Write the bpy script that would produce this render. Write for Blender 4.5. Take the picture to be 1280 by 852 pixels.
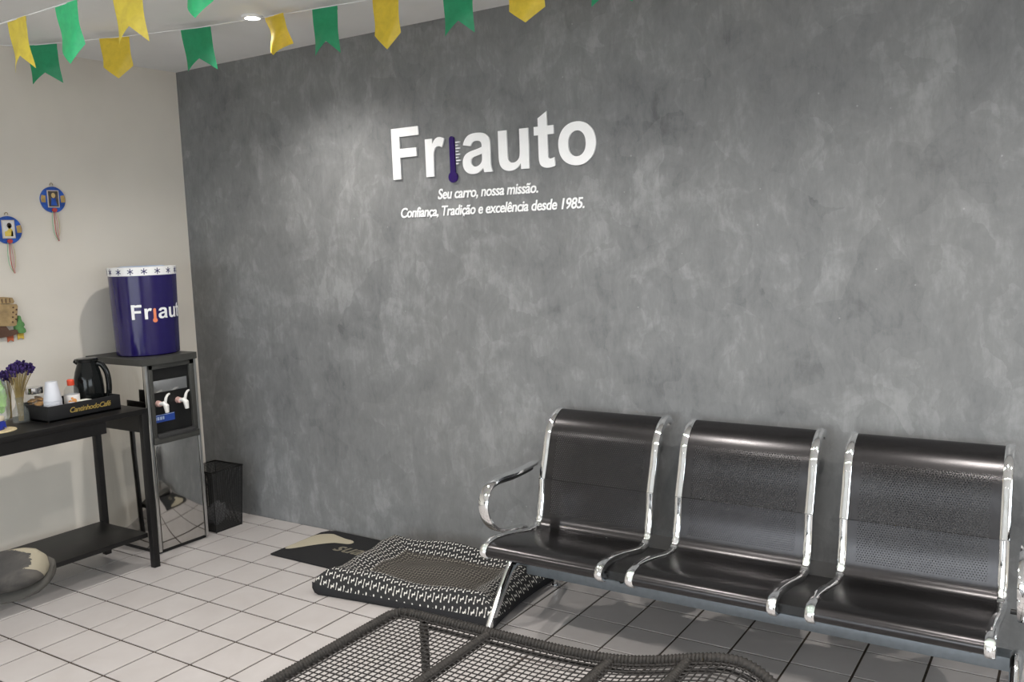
import bpy, bmesh, math, random
from mathutils import Vector, Matrix
random.seed(7)
PI = math.pi
S = bpy.context.scene
for o in list(bpy.data.objects): bpy.data.objects.remove(o)
COL = S.collection

# ---------------------------------------------------------------- camera
CAMPOS = Vector((4.3514, -3.3375, 1.5127))
RX = Vector((0.8404900, 0.5406423, -0.0358110))      # image right
RY = Vector((0.0321193, -0.1156918, -0.9927657))     # image down
RZ = Vector((-0.5408742, 0.8332595, -0.1146028))     # view direction
FPX = 1117.54
cd = bpy.data.cameras.new('camera'); cd.sensor_width = 36; cd.lens = FPX*36/1280; cd.clip_start = .05
cam = bpy.data.objects.new('camera', cd); COL.objects.link(cam)
m3 = Matrix((RX, -RY, -RZ)).transposed()
cam.matrix_world = Matrix.Translation(CAMPOS) @ m3.to_4x4()
S.camera = cam

# ---------------------------------------------------------------- world, exposure
H = 2.5            # ceiling height
XR, YF = 7.0, -6.5  # right wall, front wall
W = bpy.data.worlds.new('world'); S.world = W; W.use_nodes = True
bg = W.node_tree.nodes['Background']; bg.inputs[0].default_value = (.88, .95, 1.0, 1); bg.inputs[1].default_value = 5.6
S.view_settings.view_transform = 'Standard'; S.view_settings.look = 'None'
S.view_settings.exposure = 0.10; S.view_settings.gamma = 1; S.view_settings.use_curve_mapping = False

def portal(name, loc, rot, sx, sy):
    l = bpy.data.lights.new(name, 'AREA'); l.shape = 'RECTANGLE'; l.size = sx; l.size_y = sy; l.cycles.is_portal = True
    o = bpy.data.objects.new(name, l); COL.objects.link(o); o.location = loc; o.rotation_euler = rot
FD = (0.9, 5.6, 2.25)      # front opening x0, x1, height
RD = (-5.2, -1.6, 2.25); RS = 1.05    # right window y0, y1, head and sill height
portal('daylight_front', ((FD[0]+FD[1])/2, YF-.08, FD[2]/2), (PI/2, 0, 0), FD[1]-FD[0], FD[2])
portal('daylight_right', (XR+.08, (RD[0]+RD[1])/2, (RD[2]+RS)/2), (PI/2, 0, PI/2), RD[1]-RD[0], RD[2]-RS)
LAMP_W = 60.0
LAMP_COL = (1.0, .955, .90)

# ---------------------------------------------------------------- material helpers
class NT:
    def __init__(s, name):
        s.m = bpy.data.materials.new(name); s.m.use_nodes = True
        s.t = s.m.node_tree; s.b = s.t.nodes['Principled BSDF']; s.out = s.t.nodes['Material Output']
    def n(s, typ, **kw):
        x = s.t.nodes.new(typ)
        for k, v in kw.items(): setattr(x, k, v)
        return x
    def l(s, a, b): s.t.links.new(a, b)
    def set(s, sock, v):
        if hasattr(v, 'is_linked') or isinstance(v, bpy.types.NodeSocket): s.l(v, sock)
        else: sock.default_value = v
    def m_(s, op, a, b=0.0, c=0.0):
        x = s.n('ShaderNodeMath', operation=op)
        for i, v in enumerate((a, b, c)):
            if isinstance(v, bpy.types.NodeSocket): s.l(v, x.inputs[i])
            else: x.inputs[i].default_value = v
        return x.outputs[0]
    def noise(s, scale, detail=4, rough=.55, dist=0, vec=None):
        x = s.n('ShaderNodeTexNoise'); x.inputs['Scale'].default_value = scale; x.inputs['Detail'].default_value = detail
        x.inputs['Roughness'].default_value = rough; x.inputs['Distortion'].default_value = dist
        if vec is not None: s.l(vec, x.inputs['Vector'])
        return x.outputs['Fac']
    def ramp(s, fac, stops):
        r = s.n('ShaderNodeValToRGB'); e = r.color_ramp.elements
        while len(e) < len(stops): e.new(.5)
        for i, (p, c) in enumerate(stops):
            e[i].position = p; e[i].color = (*c, 1) if len(c) == 3 else c
        s.l(fac, r.inputs[0]); return r.outputs[0]
    def obj(s): return s.n('ShaderNodeTexCoord').outputs['Object']
    def world(s): return s.n('ShaderNodeNewGeometry').outputs['Position']
    def uv(s): return s.n('ShaderNodeTexCoord').outputs['UV']
    def mapping(s, vec, scale=(1,1,1), rot=(0,0,0), loc=(0,0,0)):
        x = s.n('ShaderNodeMapping'); s.l(vec, x.inputs[0]); x.inputs['Scale'].default_value = scale; x.inputs['Rotation'].default_value = rot; x.inputs['Location'].default_value = loc
        return x.outputs[0]
    def mix(s, fac, a, b, blend='MIX'):
        x = s.n('ShaderNodeMix', data_type='RGBA', blend_type=blend)
        s.set(x.inputs[0], fac); 
        for i, v in ((6, a), (7, b)):
            if isinstance(v, bpy.types.NodeSocket): s.l(v, x.inputs[i])
            else: x.inputs[i].default_value = (*v, 1)
        return x.outputs[2]
    def bump(s, h, strength=.2, dist=.01):
        x = s.n('ShaderNodeBump'); x.inputs['Strength'].default_value = strength; x.inputs['Distance'].default_value = dist
        s.l(h, x.inputs['Height']); s.l(x.outputs[0], s.b.inputs['Normal'])
    def p(s, **kw):
        for k, v in kw.items():
            k = k.replace('_', ' ').replace('Base Colour', 'Base Color')
            if isinstance(v, bpy.types.NodeSocket): s.l(v, s.b.inputs[k])
            else: s.b.inputs[k].default_value = v
        return s
def simple(name, col, rough=.5, metal=0, noise=.06, nscale=30, bump=0, **kw):
    """plain coloured material with a little procedural variation"""
    t = NT(name); o = t.obj()
    f = t.noise(nscale, 4, .6, 0, o)
    lo = tuple(max(0, c*(1-noise*2)) for c in col); hi = tuple(min(1, c*(1+noise*2)) for c in col)
    t.p(Base_Color=t.ramp(f, [(.25, lo), (.75, hi)]), Roughness=rough, Metallic=metal)
    if bump: t.bump(f, bump, .004)
    if max(col) < .06 and not metal: t.b.inputs['Specular IOR Level'].default_value = .28
    for k, v in kw.items(): t.b.inputs[k.replace('_', ' ')].default_value = v
    return t.m

def mat_cement():
    t = NT('burnished_cement'); w = t.world()
    wn = t.n('ShaderNodeTexNoise'); wn.inputs['Scale'].default_value = 3.2; wn.inputs['Detail'].default_value = 5; t.l(w, wn.inputs['Vector'])
    off = t.n('ShaderNodeVectorMath', operation='SCALE'); t.l(wn.outputs['Color'], off.inputs[0]); off.inputs['Scale'].default_value = .30
    wd_ = t.n('ShaderNodeVectorMath', operation='ADD'); t.l(w, wd_.inputs[0]); t.l(off.outputs[0], wd_.inputs[1]); wd = wd_.outputs[0]
    def cells(scale, rot, stretch):
        v = t.n('ShaderNodeTexVoronoi', feature='F1'); v.inputs['Scale'].default_value = scale
        t.l(t.mapping(wd, stretch, rot), v.inputs['Vector']); x = t.n('ShaderNodeSeparateColor'); t.l(v.outputs['Color'], x.inputs[0]); return x.outputs[0]
    p1 = cells(4.6, (0, .9, 0), (1.2, 1, .9)); p2 = cells(9.0, (0, -.7, 0), (1.4, 1, .9))
    a = t.noise(2.2, 6, .62, .6, w); b = t.noise(7.0, 7, .70, .7, t.mapping(w, (1.0, 1, .9), (0, .7, 0)))
    c = t.noise(16.0, 6, .68, 1.0, t.mapping(w, (2.2, 1, .7), (0, .85, 0))); d = t.noise(16.0, 6, .68, 1.0, t.mapping(w, (2.2, 1, .7), (0, -.55, 0), (4, 0, 9)))
    s = t.m_('ADD', t.m_('MULTIPLY', a, .30), t.m_('ADD', t.m_('MULTIPLY', p1, .065), t.m_('MULTIPLY', p2, .055)))
    s = t.m_('ADD', s, t.m_('ADD', t.m_('MULTIPLY', b, .30), t.m_('MULTIPLY', t.m_('ADD', c, d), .15)))
    col = t.ramp(s, [(.37, (.108, .111, .116)), (.455, (.164, .168, .172)), (.53, (.198, .202, .205)), (.63, (.285, .289, .293))])
    g = t.noise(.9, 3, .5, .5, w)
    col = t.mix(t.m_('MULTIPLY', t.m_('SUBTRACT', g, .35), .9), col, (.175, .174, .168))
    sp = t.n('ShaderNodeTexVoronoi'); sp.inputs['Scale'].default_value = 9; t.l(w, sp.inputs['Vector'])
    spk = t.m_('MULTIPLY', t.m_('LESS_THAN', sp.outputs['Distance'], .03), .3)
    col = t.mix(spk, col, (.5, .5, .5))
    t.p(Base_Color=col, Roughness=t.m_('ADD', t.m_('MULTIPLY', b, .2), .42)); t.b.inputs['Specular IOR Level'].default_value = .3
    t.bump(s, .10, .01); return t.m
def mat_paint(name, col):
    t = NT(name); w = t.world()
    a = t.noise(1.3, 4, .6, .3, w); b = t.noise(160, 3, .6, 0, w)
    lo = tuple(c*.94 for c in col); hi = tuple(c*1.04 for c in col)
    t.p(Base_Color=t.ramp(a, [(.3, lo), (.7, hi)]), Roughness=.75); t.bump(b, .08, .002); return t.m
def mat_tile():
    t = NT('ceramic_tile'); w = t.world()
    oi = t.n('ShaderNodeObjectInfo')
    a = t.noise(6, 5, .6, .4, w); b = t.noise(220, 2, .7, 0, w)
    base = t.ramp(a, [(.25, (.425, .396, .386)), (.75, (.485, .460, .452))])
    r = t.m_('MULTIPLY', t.m_('SUBTRACT', oi.outputs['Random'], .5), .12)
    base = t.mix(t.m_('ABSOLUTE', r), base, (.40, .36, .34))
    base = t.mix(t.m_('MULTIPLY', t.m_('GREATER_THAN', b, .70), .35), base, (.30, .27, .25))
    t.p(Base_Color=base, Roughness=t.m_('ADD', t.m_('MULTIPLY', a, .15), .30)); return t.m
def mat_perf():
    """black lacquered steel sheet, round holes punched through the marked field (uv in metres)"""
    t = NT('perforated_black_steel'); u_ = t.uv(); sx = t.n('ShaderNodeSeparateXYZ'); t.l(u_, sx.inputs[0]); u, v = sx.outputs[0], sx.outputs[1]
    P = .0088; Q = P*1.732
    def dots(ou, ov):
        a = t.m_('SUBTRACT', t.m_('FRACT', t.m_('ADD', t.m_('DIVIDE', u, P), ou)), .5)
        b = t.m_('SUBTRACT', t.m_('FRACT', t.m_('ADD', t.m_('DIVIDE', v, Q), ov)), .5)
        a = t.m_('MULTIPLY', a, P); b = t.m_('MULTIPLY', b, Q)
        return t.m_('SQRT', t.m_('ADD', t.m_('MULTIPLY', a, a), t.m_('MULTIPLY', b, b)))
    d = t.m_('MINIMUM', dots(0, 0), dots(.5, .5))
    hole = t.m_('LESS_THAN', d, .0019)
    zone = t.m_('MULTIPLY', t.m_('MULTIPLY', t.m_('GREATER_THAN', u, .045), t.m_('LESS_THAN', u, .44)),
                t.m_('MULTIPLY', t.m_('GREATER_THAN', v, PERF[0]), t.m_('LESS_THAN', v, PERF[1])))
    hole = t.m_('MULTIPLY', hole, zone)
    f = t.noise(60, 3, .6, 0, t.obj())
    t.p(Base_Color=t.ramp(f, [(.3, (.046, .044, .046)), (.7, (.053, .051, .052))]), Metallic=.9, Roughness=.26)
    t.b.inputs['Alpha'].default_value = 1; t.l(t.m_('SUBTRACT', 1, hole), t.b.inputs['Alpha']); return t.m
def mat_bones(name, cell, bone, cloth):
    """printed bones, alternating diagonals (uv in metres)"""
    t = NT(name); u_ = t.uv(); sx = t.n('ShaderNodeSeparateXYZ'); t.l(u_, sx.inputs[0])
    U = t.m_('DIVIDE', sx.outputs[0], cell); V = t.m_('DIVIDE', sx.outputs[1], cell)
    fu = t.m_('SUBTRACT', t.m_('FRACT', U), .5); fv = t.m_('SUBTRACT', t.m_('FRACT', V), .5)
    par = t.m_('MODULO', t.m_('ADD', t.m_('FLOOR', U), t.m_('FLOOR', V)), 2)
    par = t.m_('ABSOLUTE', par)
    an = t.m_('ADD', t.m_('MULTIPLY', par, 1.15), .28)
    c, s = t.m_('COSINE', an), t.m_('SINE', an)
    a = t.m_('ABSOLUTE', t.m_('ADD', t.m_('MULTIPLY', fu, c), t.m_('MULTIPLY', fv, s)))
    b = t.m_('ABSOLUTE', t.m_('SUBTRACT', t.m_('MULTIPLY', fv, c), t.m_('MULTIPLY', fu, s)))
    shaft = t.m_('MULTIPLY', t.m_('LESS_THAN', a, .30), t.m_('LESS_THAN', b, .065))
    ka = t.m_('SUBTRACT', a, .31); kb = t.m_('SUBTRACT', b, .075)
    knob = t.m_('LESS_THAN', t.m_('ADD', t.m_('MULTIPLY', ka, ka), t.m_('MULTIPLY', kb, kb)), .0085)
    k = t.m_('MAXIMUM', shaft, knob)
    wv = t.noise(700, 2, .6, 0, t.obj())
    t.p(Base_Color=t.mix(k, cloth, bone), Roughness=.9); t.bump(wv, .25, .002); return t.m
def mat_weave():
    t = NT('dark_wicker_wrap'); o = t.obj(); f = t.noise(120, 4, .6, 0, o)
    t.p(Base_Color=t.ramp(f, [(.3, (.010, .009, .008)), (.7, (.030, .026, .023))]), Roughness=.6); t.b.inputs['Specular IOR Level'].default_value = .3; t.bump(f, .3, .003); return t.m
def mat_meshscreen(name, pitch, wire, col):
    t = NT(name); u_ = t.uv(); sx = t.n('ShaderNodeSeparateXYZ'); t.l(u_, sx.inputs[0])
    a = t.m_('LESS_THAN', t.m_('FRACT', t.m_('DIVIDE', sx.outputs[0], pitch)), wire); b = t.m_('LESS_THAN', t.m_('FRACT', t.m_('DIVIDE', sx.outputs[1], pitch)), wire)
    f = t.noise(50, 3, .6, 0, t.obj())
    t.p(Base_Color=t.ramp(f, [(.3, tuple(c*.8 for c in col)), (.7, tuple(c*1.2 for c in col))]), Roughness=.45, Metallic=.3, Alpha=t.m_('MAXIMUM', a, b)); return t.m
def mat_glass(name, col=(1,1,1), rough=.05, alpha=.25):
    t = NT(name); f = t.noise(20, 2, .5, 0, t.obj())
    t.p(Base_Color=t.ramp(f, [(.3, tuple(c*.92 for c in col)), (.7, col)]), Roughness=rough, Alpha=alpha); t.b.inputs['Specular IOR Level'].default_value = .8; return t.m
def mat_flag(name, col):
    t = NT(name); f = t.noise(35, 4, .6, .5, t.obj())
    c = t.ramp(f, [(.3, tuple(x*.9 for x in col)), (.7, tuple(min(1, x*1.06) for x in col))])
    t.p(Base_Color=c, Roughness=.35)
    tr = t.n('ShaderNodeBsdfTranslucent'); t.l(c, tr.inputs[0])
    mx = t.n('ShaderNodeMixShader'); mx.inputs[0].default_value = .42
    t.l(t.b.outputs[0], mx.inputs[1]); t.l(tr.outputs[0], mx.inputs[2]); t.l(mx.outputs[0], t.out.inputs[0])
    t.bump(f, .2, .003); return t.m
def mat_steel(name, col, rough, wob):
    t = NT(name); o = t.obj(); f = t.noise(3.5, 2, .5, 0, o)
    st = t.noise(40, 3, .6, 0, t.mapping(o, (1, 1, .05)))
    t.p(Base_Color=t.ramp(st, [(.3, tuple(c*.94 for c in col)), (.7, col)]), Metallic=1.0, Roughness=rough); t.bump(f, wob, .03); return t.m
def mat_emit(name, col, k):
    t = NT(name); t.p(Base_Color=(*col, 1)); t.b.inputs['Emission Color'].default_value = (*col, 1); t.b.inputs['Emission Strength'].default_value = k; return t.m
def mat_boot():
    t = NT('scuffed_grey_leather'); o = t.obj(); sx = t.n('ShaderNodeSeparateXYZ'); t.l(o, sx.inputs[0])
    f = t.noise(22, 5, .65, .6, o); g = t.noise(9, 4, .6, .4, o)
    base = t.ramp(g, [(.3, (.020, .019, .019)), (.55, (.038, .036, .034)), (.75, (.08, .072, .064))])
    ea = t.m_('DIVIDE', t.m_('SUBTRACT', sx.outputs[0], .03), .122); eb = t.m_('DIVIDE', sx.outputs[1], .058)
    w = t.m_('ADD', t.m_('SQRT', t.m_('ADD', t.m_('MULTIPLY', ea, ea), t.m_('MULTIPLY', eb, eb))), t.m_('MULTIPLY', t.m_('SUBTRACT', f, .5), .9))   # scuffing round the toe rim
    w = t.m_('MULTIPLY', t.m_('GREATER_THAN', w, .84), t.m_('MULTIPLY', t.m_('GREATER_THAN', sx.outputs[0], .02), t.m_('GREATER_THAN', sx.outputs[1], -.022)))
    base = t.mix(t.m_('MULTIPLY', w, .8), base, (.24, .215, .16))
    t.p(Base_Color=base, Roughness=.9); t.b.inputs['Specular IOR Level'].default_value = .2; t.bump(f, .3, .006); return t.m

# ---------------------------------------------------------------- mesh helpers
def bm_box(bm, x0, x1, y0, y1, z0, z1, bev=0, seg=2):
    b = bmesh.new(); bmesh.ops.create_cube(b, size=1)
    for v in b.verts: v.co = Vector(((x0+x1)/2+v.co.x*(x1-x0), (y0+y1)/2+v.co.y*(y1-y0), (z0+z1)/2+v.co.z*(z1-z0)))
    if bev: bmesh.ops.bevel(b, geom=b.edges[:], offset=bev, segments=seg, affect='EDGES', profile=.5)
    bm_join(bm, b)
def bm_join(bm, b, mat=None):
    me = bpy.data.meshes.new('tmp'); b.to_mesh(me); b.free()
    if mat: me.transform(mat)
    bm.from_mesh(me); bpy.data.meshes.remove(me)
def box(*a, **k):
    bm = bmesh.new(); bm_box(bm, *a, **k); return bm
def frame_from(d, up=Vector((0, 0, 1))):
    d = d.normalized()
    if abs(d.dot(up)) > .98: up = Vector((0, 1, 0))
    a = up.cross(d).normalized(); b = d.cross(a); return a, b
def smooth_path(pts, n=6, closed=False):
    pts = [Vector(p) for p in pts]; out = []; N = len(pts)
    for i in range(N if closed else N-1):
        if closed: p0, p1, p2, p3 = pts[i-1], pts[i], pts[(i+1) % N], pts[(i+2) % N]
        else: p0, p1, p2, p3 = pts[max(0, i-1)], pts[i], pts[i+1], pts[min(N-1, i+2)]
        for k in range(n):
            t = k/n
            out.append(.5*((2*p1)+(-p0+p2)*t+(2*p0-5*p1+4*p2-p3)*t*t+(-p0+3*p1-3*p2+p3)*t**3))
    if not closed: out.append(pts[-1])
    return out
def resample(pts, step):
    out = [pts[0]]; acc = 0
    for a, b in zip(pts, pts[1:]):
        L = (b-a).length; 
        if L == 0: continue
        d = step-acc
        while d <= L: out.append(a+(b-a)*(d/L)); d += step
        acc = L-(d-step)
    if (out[-1]-pts[-1]).length > step*.3: out.append(pts[-1])
    return out
def bm_tube(bm, pts, r, sides=8, closed=False, rw=None, up=Vector((0, 0, 1)), shape=None, cap=True):
    """sweep; r: radius or list; shape: list of (a,b) section points (scaled by r)"""
    pts = [Vector(p) for p in pts]; N = len(pts); rings = []
    if shape is None: shape = [(math.cos(2*PI*k/sides), math.sin(2*PI*k/sides)*(rw or 1)) for k in range(sides)]
    K = len(shape); pa = None
    for i, p in enumerate(pts):
        d = (pts[(i+1) % N]-pts[i-1]) if closed else (pts[min(N-1, i+1)]-pts[max(0, i-1)])
        if pa is None: a, b = frame_from(d, up)
        else:
            dn = d.normalized(); a = (pa-dn*pa.dot(dn)).normalized(); b = dn.cross(a)
        pa = a; rr = r[i] if isinstance(r, (list, tuple)) else r
        rings.append([bm.verts.new(p+a*(s*rr)+b*(c*rr)) for s, c in shape])
    for i in range(N if closed else N-1):
        A, B = rings[i], rings[(i+1) % N]
        for k in range(K): bm.faces.new((A[k], A[(k+1) % K], B[(k+1) % K], B[k]))
    if cap and not closed: bm.faces.new(rings[0][::-1]); bm.faces.new(rings[-1])
    return bm
def tube(pts, r, **k): return bm_tube(bmesh.new(), pts, r, **k)
def bm_lathe(bm, prof, c, seg=24, cap=True):
    rings = []
    for r, z in prof: rings.append([bm.verts.new((c[0]+r*math.cos(2*PI*k/seg), c[1]+r*math.sin(2*PI*k/seg), c[2]+z)) for k in range(seg)])
    for A, B in zip(rings, rings[1:]):
        for k in range(seg): bm.faces.new((A[k], A[(k+1) % seg], B[(k+1) % seg], B[k]))
    if cap: bm.faces.new(rings[0][::-1]); bm.faces.new(rings[-1])
    return bm
def lathe(prof, c, seg=24, cap=True): return bm_lathe(bmesh.new(), prof, c, seg, cap)
def bm_prism(bm, poly, fn, t0, t1):
    """extrude a 2-D polygon; fn(u, v, t) -> Vector"""
    A = [bm.verts.new(fn(u, v, t0)) for u, v in poly]; B = [bm.verts.new(fn(u, v, t1)) for u, v in poly]; n = len(poly)
    bm.faces.new(A[::-1]); bm.faces.new(B)
    for k in range(n): bm.faces.new((A[k], A[(k+1) % n], B[(k+1) % n], B[k]))
    return bm
def prism(poly, fn, t0, t1): return bm_prism(bmesh.new(), poly, fn, t0, t1)
def finish(name, bm, mat, parent=None, smooth=True, ang=40):
    bmesh.ops.recalc_face_normals(bm, faces=bm.faces[:])
    me = bpy.data.meshes.new(name); bm.to_mesh(me); bm.free()
    return link(name, me, mat, parent, smooth, ang)
def origin_of(o):
    p = Vector((0, 0, 0))
    while o: p += o.location; o = o.parent
    return p
def link(name, me, mat, parent=None, smooth=True, ang=40):
    if mat: me.materials.append(mat)
    if parent: me.transform(Matrix.Translation(-origin_of(parent)))
    if smooth:
        for p in me.polygons: p.use_smooth = True
        me.set_sharp_from_angle(angle=math.radians(ang))
    o = bpy.data.objects.new(name, me); COL.objects.link(o)
    if parent: o.parent = parent
    return o
def thing(name, label, cat, loc, group=None):
    o = bpy.data.objects.new(name, None); o.empty_display_size = .05; COL.objects.link(o); o.location = loc
    o['label'] = label; o['category'] = cat
    if group: o['group'] = group
    return o
def one(name, bm, mat, label, cat, group=None, **k):
    """a thing that is one mesh: origin moved to its base centre"""
    o = finish(name, bm, mat, None, **k); me = o.data
    xs = [v.co.x for v in me.vertices]; ys = [v.co.y for v in me.vertices]; z = min(v.co.z for v in me.vertices)
    c = Vector(((min(xs)+max(xs))/2, (min(ys)+max(ys))/2, z)); me.transform(Matrix.Translation(-c)); o.location = c
    o['label'] = label; o['category'] = cat
    if group: o['group'] = group
    return o
def struct(name, bm, mat, label=None, parent=None, **k):
    o = finish(name, bm, mat, parent, **k); o['kind'] = 'structure'
    if label: o['label'] = label
    return o
def solid_from(bm, th):
    bmesh.ops.recalc_face_normals(bm, faces=bm.faces[:])
    bmesh.ops.solidify(bm, geom=bm.faces[:], thickness=th); return bm

# ---------------------------------------------------------------- glyphs for the lettering
def parse(path):
    """M L H V Q Z outlines, quadratic curves flattened"""
    tok = path.split(); i = 0; subs = []; cur = None; x = y = 0
    num = lambda: float(tok[i])
    cmd = None
    while i < len(tok):
        if tok[i] in 'MLHVQZ': cmd = tok[i]; i += 1
        if cmd == 'Z': continue
        if cmd == 'M': x, y = float(tok[i]), float(tok[i+1]); i += 2; cur = [(x, y)]; subs.append(cur); cmd = 'L'
        elif cmd == 'L': x, y = float(tok[i]), float(tok[i+1]); i += 2; cur.append((x, y))
        elif cmd == 'H': x = float(tok[i]); i += 1; cur.append((x, y))
        elif cmd == 'V': y = float(tok[i]); i += 1; cur.append((x, y))
        elif cmd == 'Q':
            cx, cy, ex, ey = (float(q) for q in tok[i:i+4]); i += 4
            for k in range(1, 7):
                t = k/6; cur.append(((1-t)**2*x+2*t*(1-t)*cx+t*t*ex, (1-t)**2*y+2*t*(1-t)*cy+t*t*ey))
            x, y = ex, ey
    return subs
GL = {
 'F': (1251, 'M 150 0 V 1466 H 1155 V 1218 H 446 V 871 H 1058 V 623 H 446 V 0 Z'),
 'r': (797, 'M 416 0 H 135 V 1062 H 396 V 911 Q 463 1018 516 1052 Q 570 1086 638 1086 Q 734 1086 823 1033 L 736 788 Q 665 834 604 834 Q 545 834 504 801 Q 463 769 439 684 Q 416 599 416 328 Z'),
 'a': (1139, 'M 357 738 L 102 784 Q 145 938 250 1012 Q 355 1086 562 1086 Q 750 1086 842 1041 Q 934 997 971 928 Q 1009 860 1009 677 L 1006 349 Q 1006 209 1019 142 Q 1033 76 1070 0 H 792 Q 781 28 765 83 L 755 116 Q 683 46 601 11 Q 519 -24 426 -24 Q 262 -24 167 65 Q 73 154 73 290 Q 73 380 116 450 Q 159 521 236 558 Q 314 596 460 624 Q 657 661 733 693 V 721 Q 733 802 693 836 Q 653 871 542 871 Q 467 871 425 841 Q 383 812 357 738 Z M 733 510 Q 679 492 562 467 Q 445 442 409 418 Q 354 379 354 319 Q 354 260 398 217 Q 442 174 510 174 Q 586 174 655 224 Q 706 262 722 317 Q 733 353 733 454 Z'),
 'u': (1251, 'M 847 0 V 159 Q 789 74 694 25 Q 600 -24 495 -24 Q 388 -24 303 23 Q 218 70 180 155 Q 142 240 142 390 V 1062 H 423 V 574 Q 423 350 438 299 Q 454 249 495 219 Q 536 190 599 190 Q 671 190 728 229 Q 785 269 806 327 Q 827 386 827 614 V 1062 H 1108 V 0 Z'),
 't': (682, 'M 634 1062 V 838 H 442 V 410 Q 442 280 447 258 Q 453 237 472 223 Q 492 209 520 209 Q 559 209 633 236 L 657 18 Q 559 -24 435 -24 Q 359 -24 298 1 Q 237 27 208 67 Q 180 108 169 177 Q 160 226 160 375 V 838 H 31 V 1062 H 160 V 1273 L 442 1437 V 1062 Z'),
 'o': (1251, 'M 82 546 Q 82 686 151 817 Q 220 948 346 1017 Q 473 1086 629 1086 Q 870 1086 1024 929 Q 1178 773 1178 534 Q 1178 293 1022 134 Q 867 -24 631 -24 Q 485 -24 352 42 Q 220 108 151 235 Q 82 363 82 546 Z M 370 531 Q 370 373 445 289 Q 520 205 630 205 Q 740 205 814 289 Q 889 373 889 533 Q 889 689 814 773 Q 740 857 630 857 Q 520 857 445 773 Q 370 689 370 531 Z'),
}
def to_mesh(data, name):
    o = bpy.data.objects.new(name, data); COL.objects.link(o)
    dg = bpy.context.evaluated_depsgraph_get(); dg.update()
    me = bpy.data.meshes.new_from_object(o.evaluated_get(dg)); bpy.data.objects.remove(o); return me
def glyph_mesh(ch, s, ext):
    cu = bpy.data.curves.new('glyph', 'CURVE'); cu.dimensions = '2D'; cu.fill_mode = 'BOTH'; cu.extrude = ext
    for sub in parse(GL[ch][1]):
        sp = cu.splines.new('POLY'); sp.points.add(len(sub)-1); sp.use_cyclic_u = True
        for q, (x, y) in zip(sp.points, sub): q.co = (x*s, y*s, 0, 1)
    return to_mesh(cu, 'glyph')
def text_mesh(txt, ext, shear=0, off=0.0, space=1.0):
    cu = bpy.data.curves.new('text', 'FONT'); cu.body = txt; cu.extrude = ext; cu.shear = shear; cu.offset = off; cu.size = 1; cu.space_character = space
    cu.resolution_u = 4
    return to_mesh(cu, 'text')
def fit_text(me, x0, x1, z0, h=None):
    """scale so that the text spans x0..x1 (local u), baseline at z0"""
    xs = [v.co.x for v in me.vertices]; a, b = min(xs), max(xs); s = (x1-x0)/(b-a)
    sy = s if h is None else h
    for v in me.vertices: v.co = Vector((x0+(v.co.x-a)*s, z0+v.co.y*sy, v.co.z))
    return me
def remap(me, fn):
    for v in me.vertices: v.co = fn(*v.co)
    return me

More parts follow.
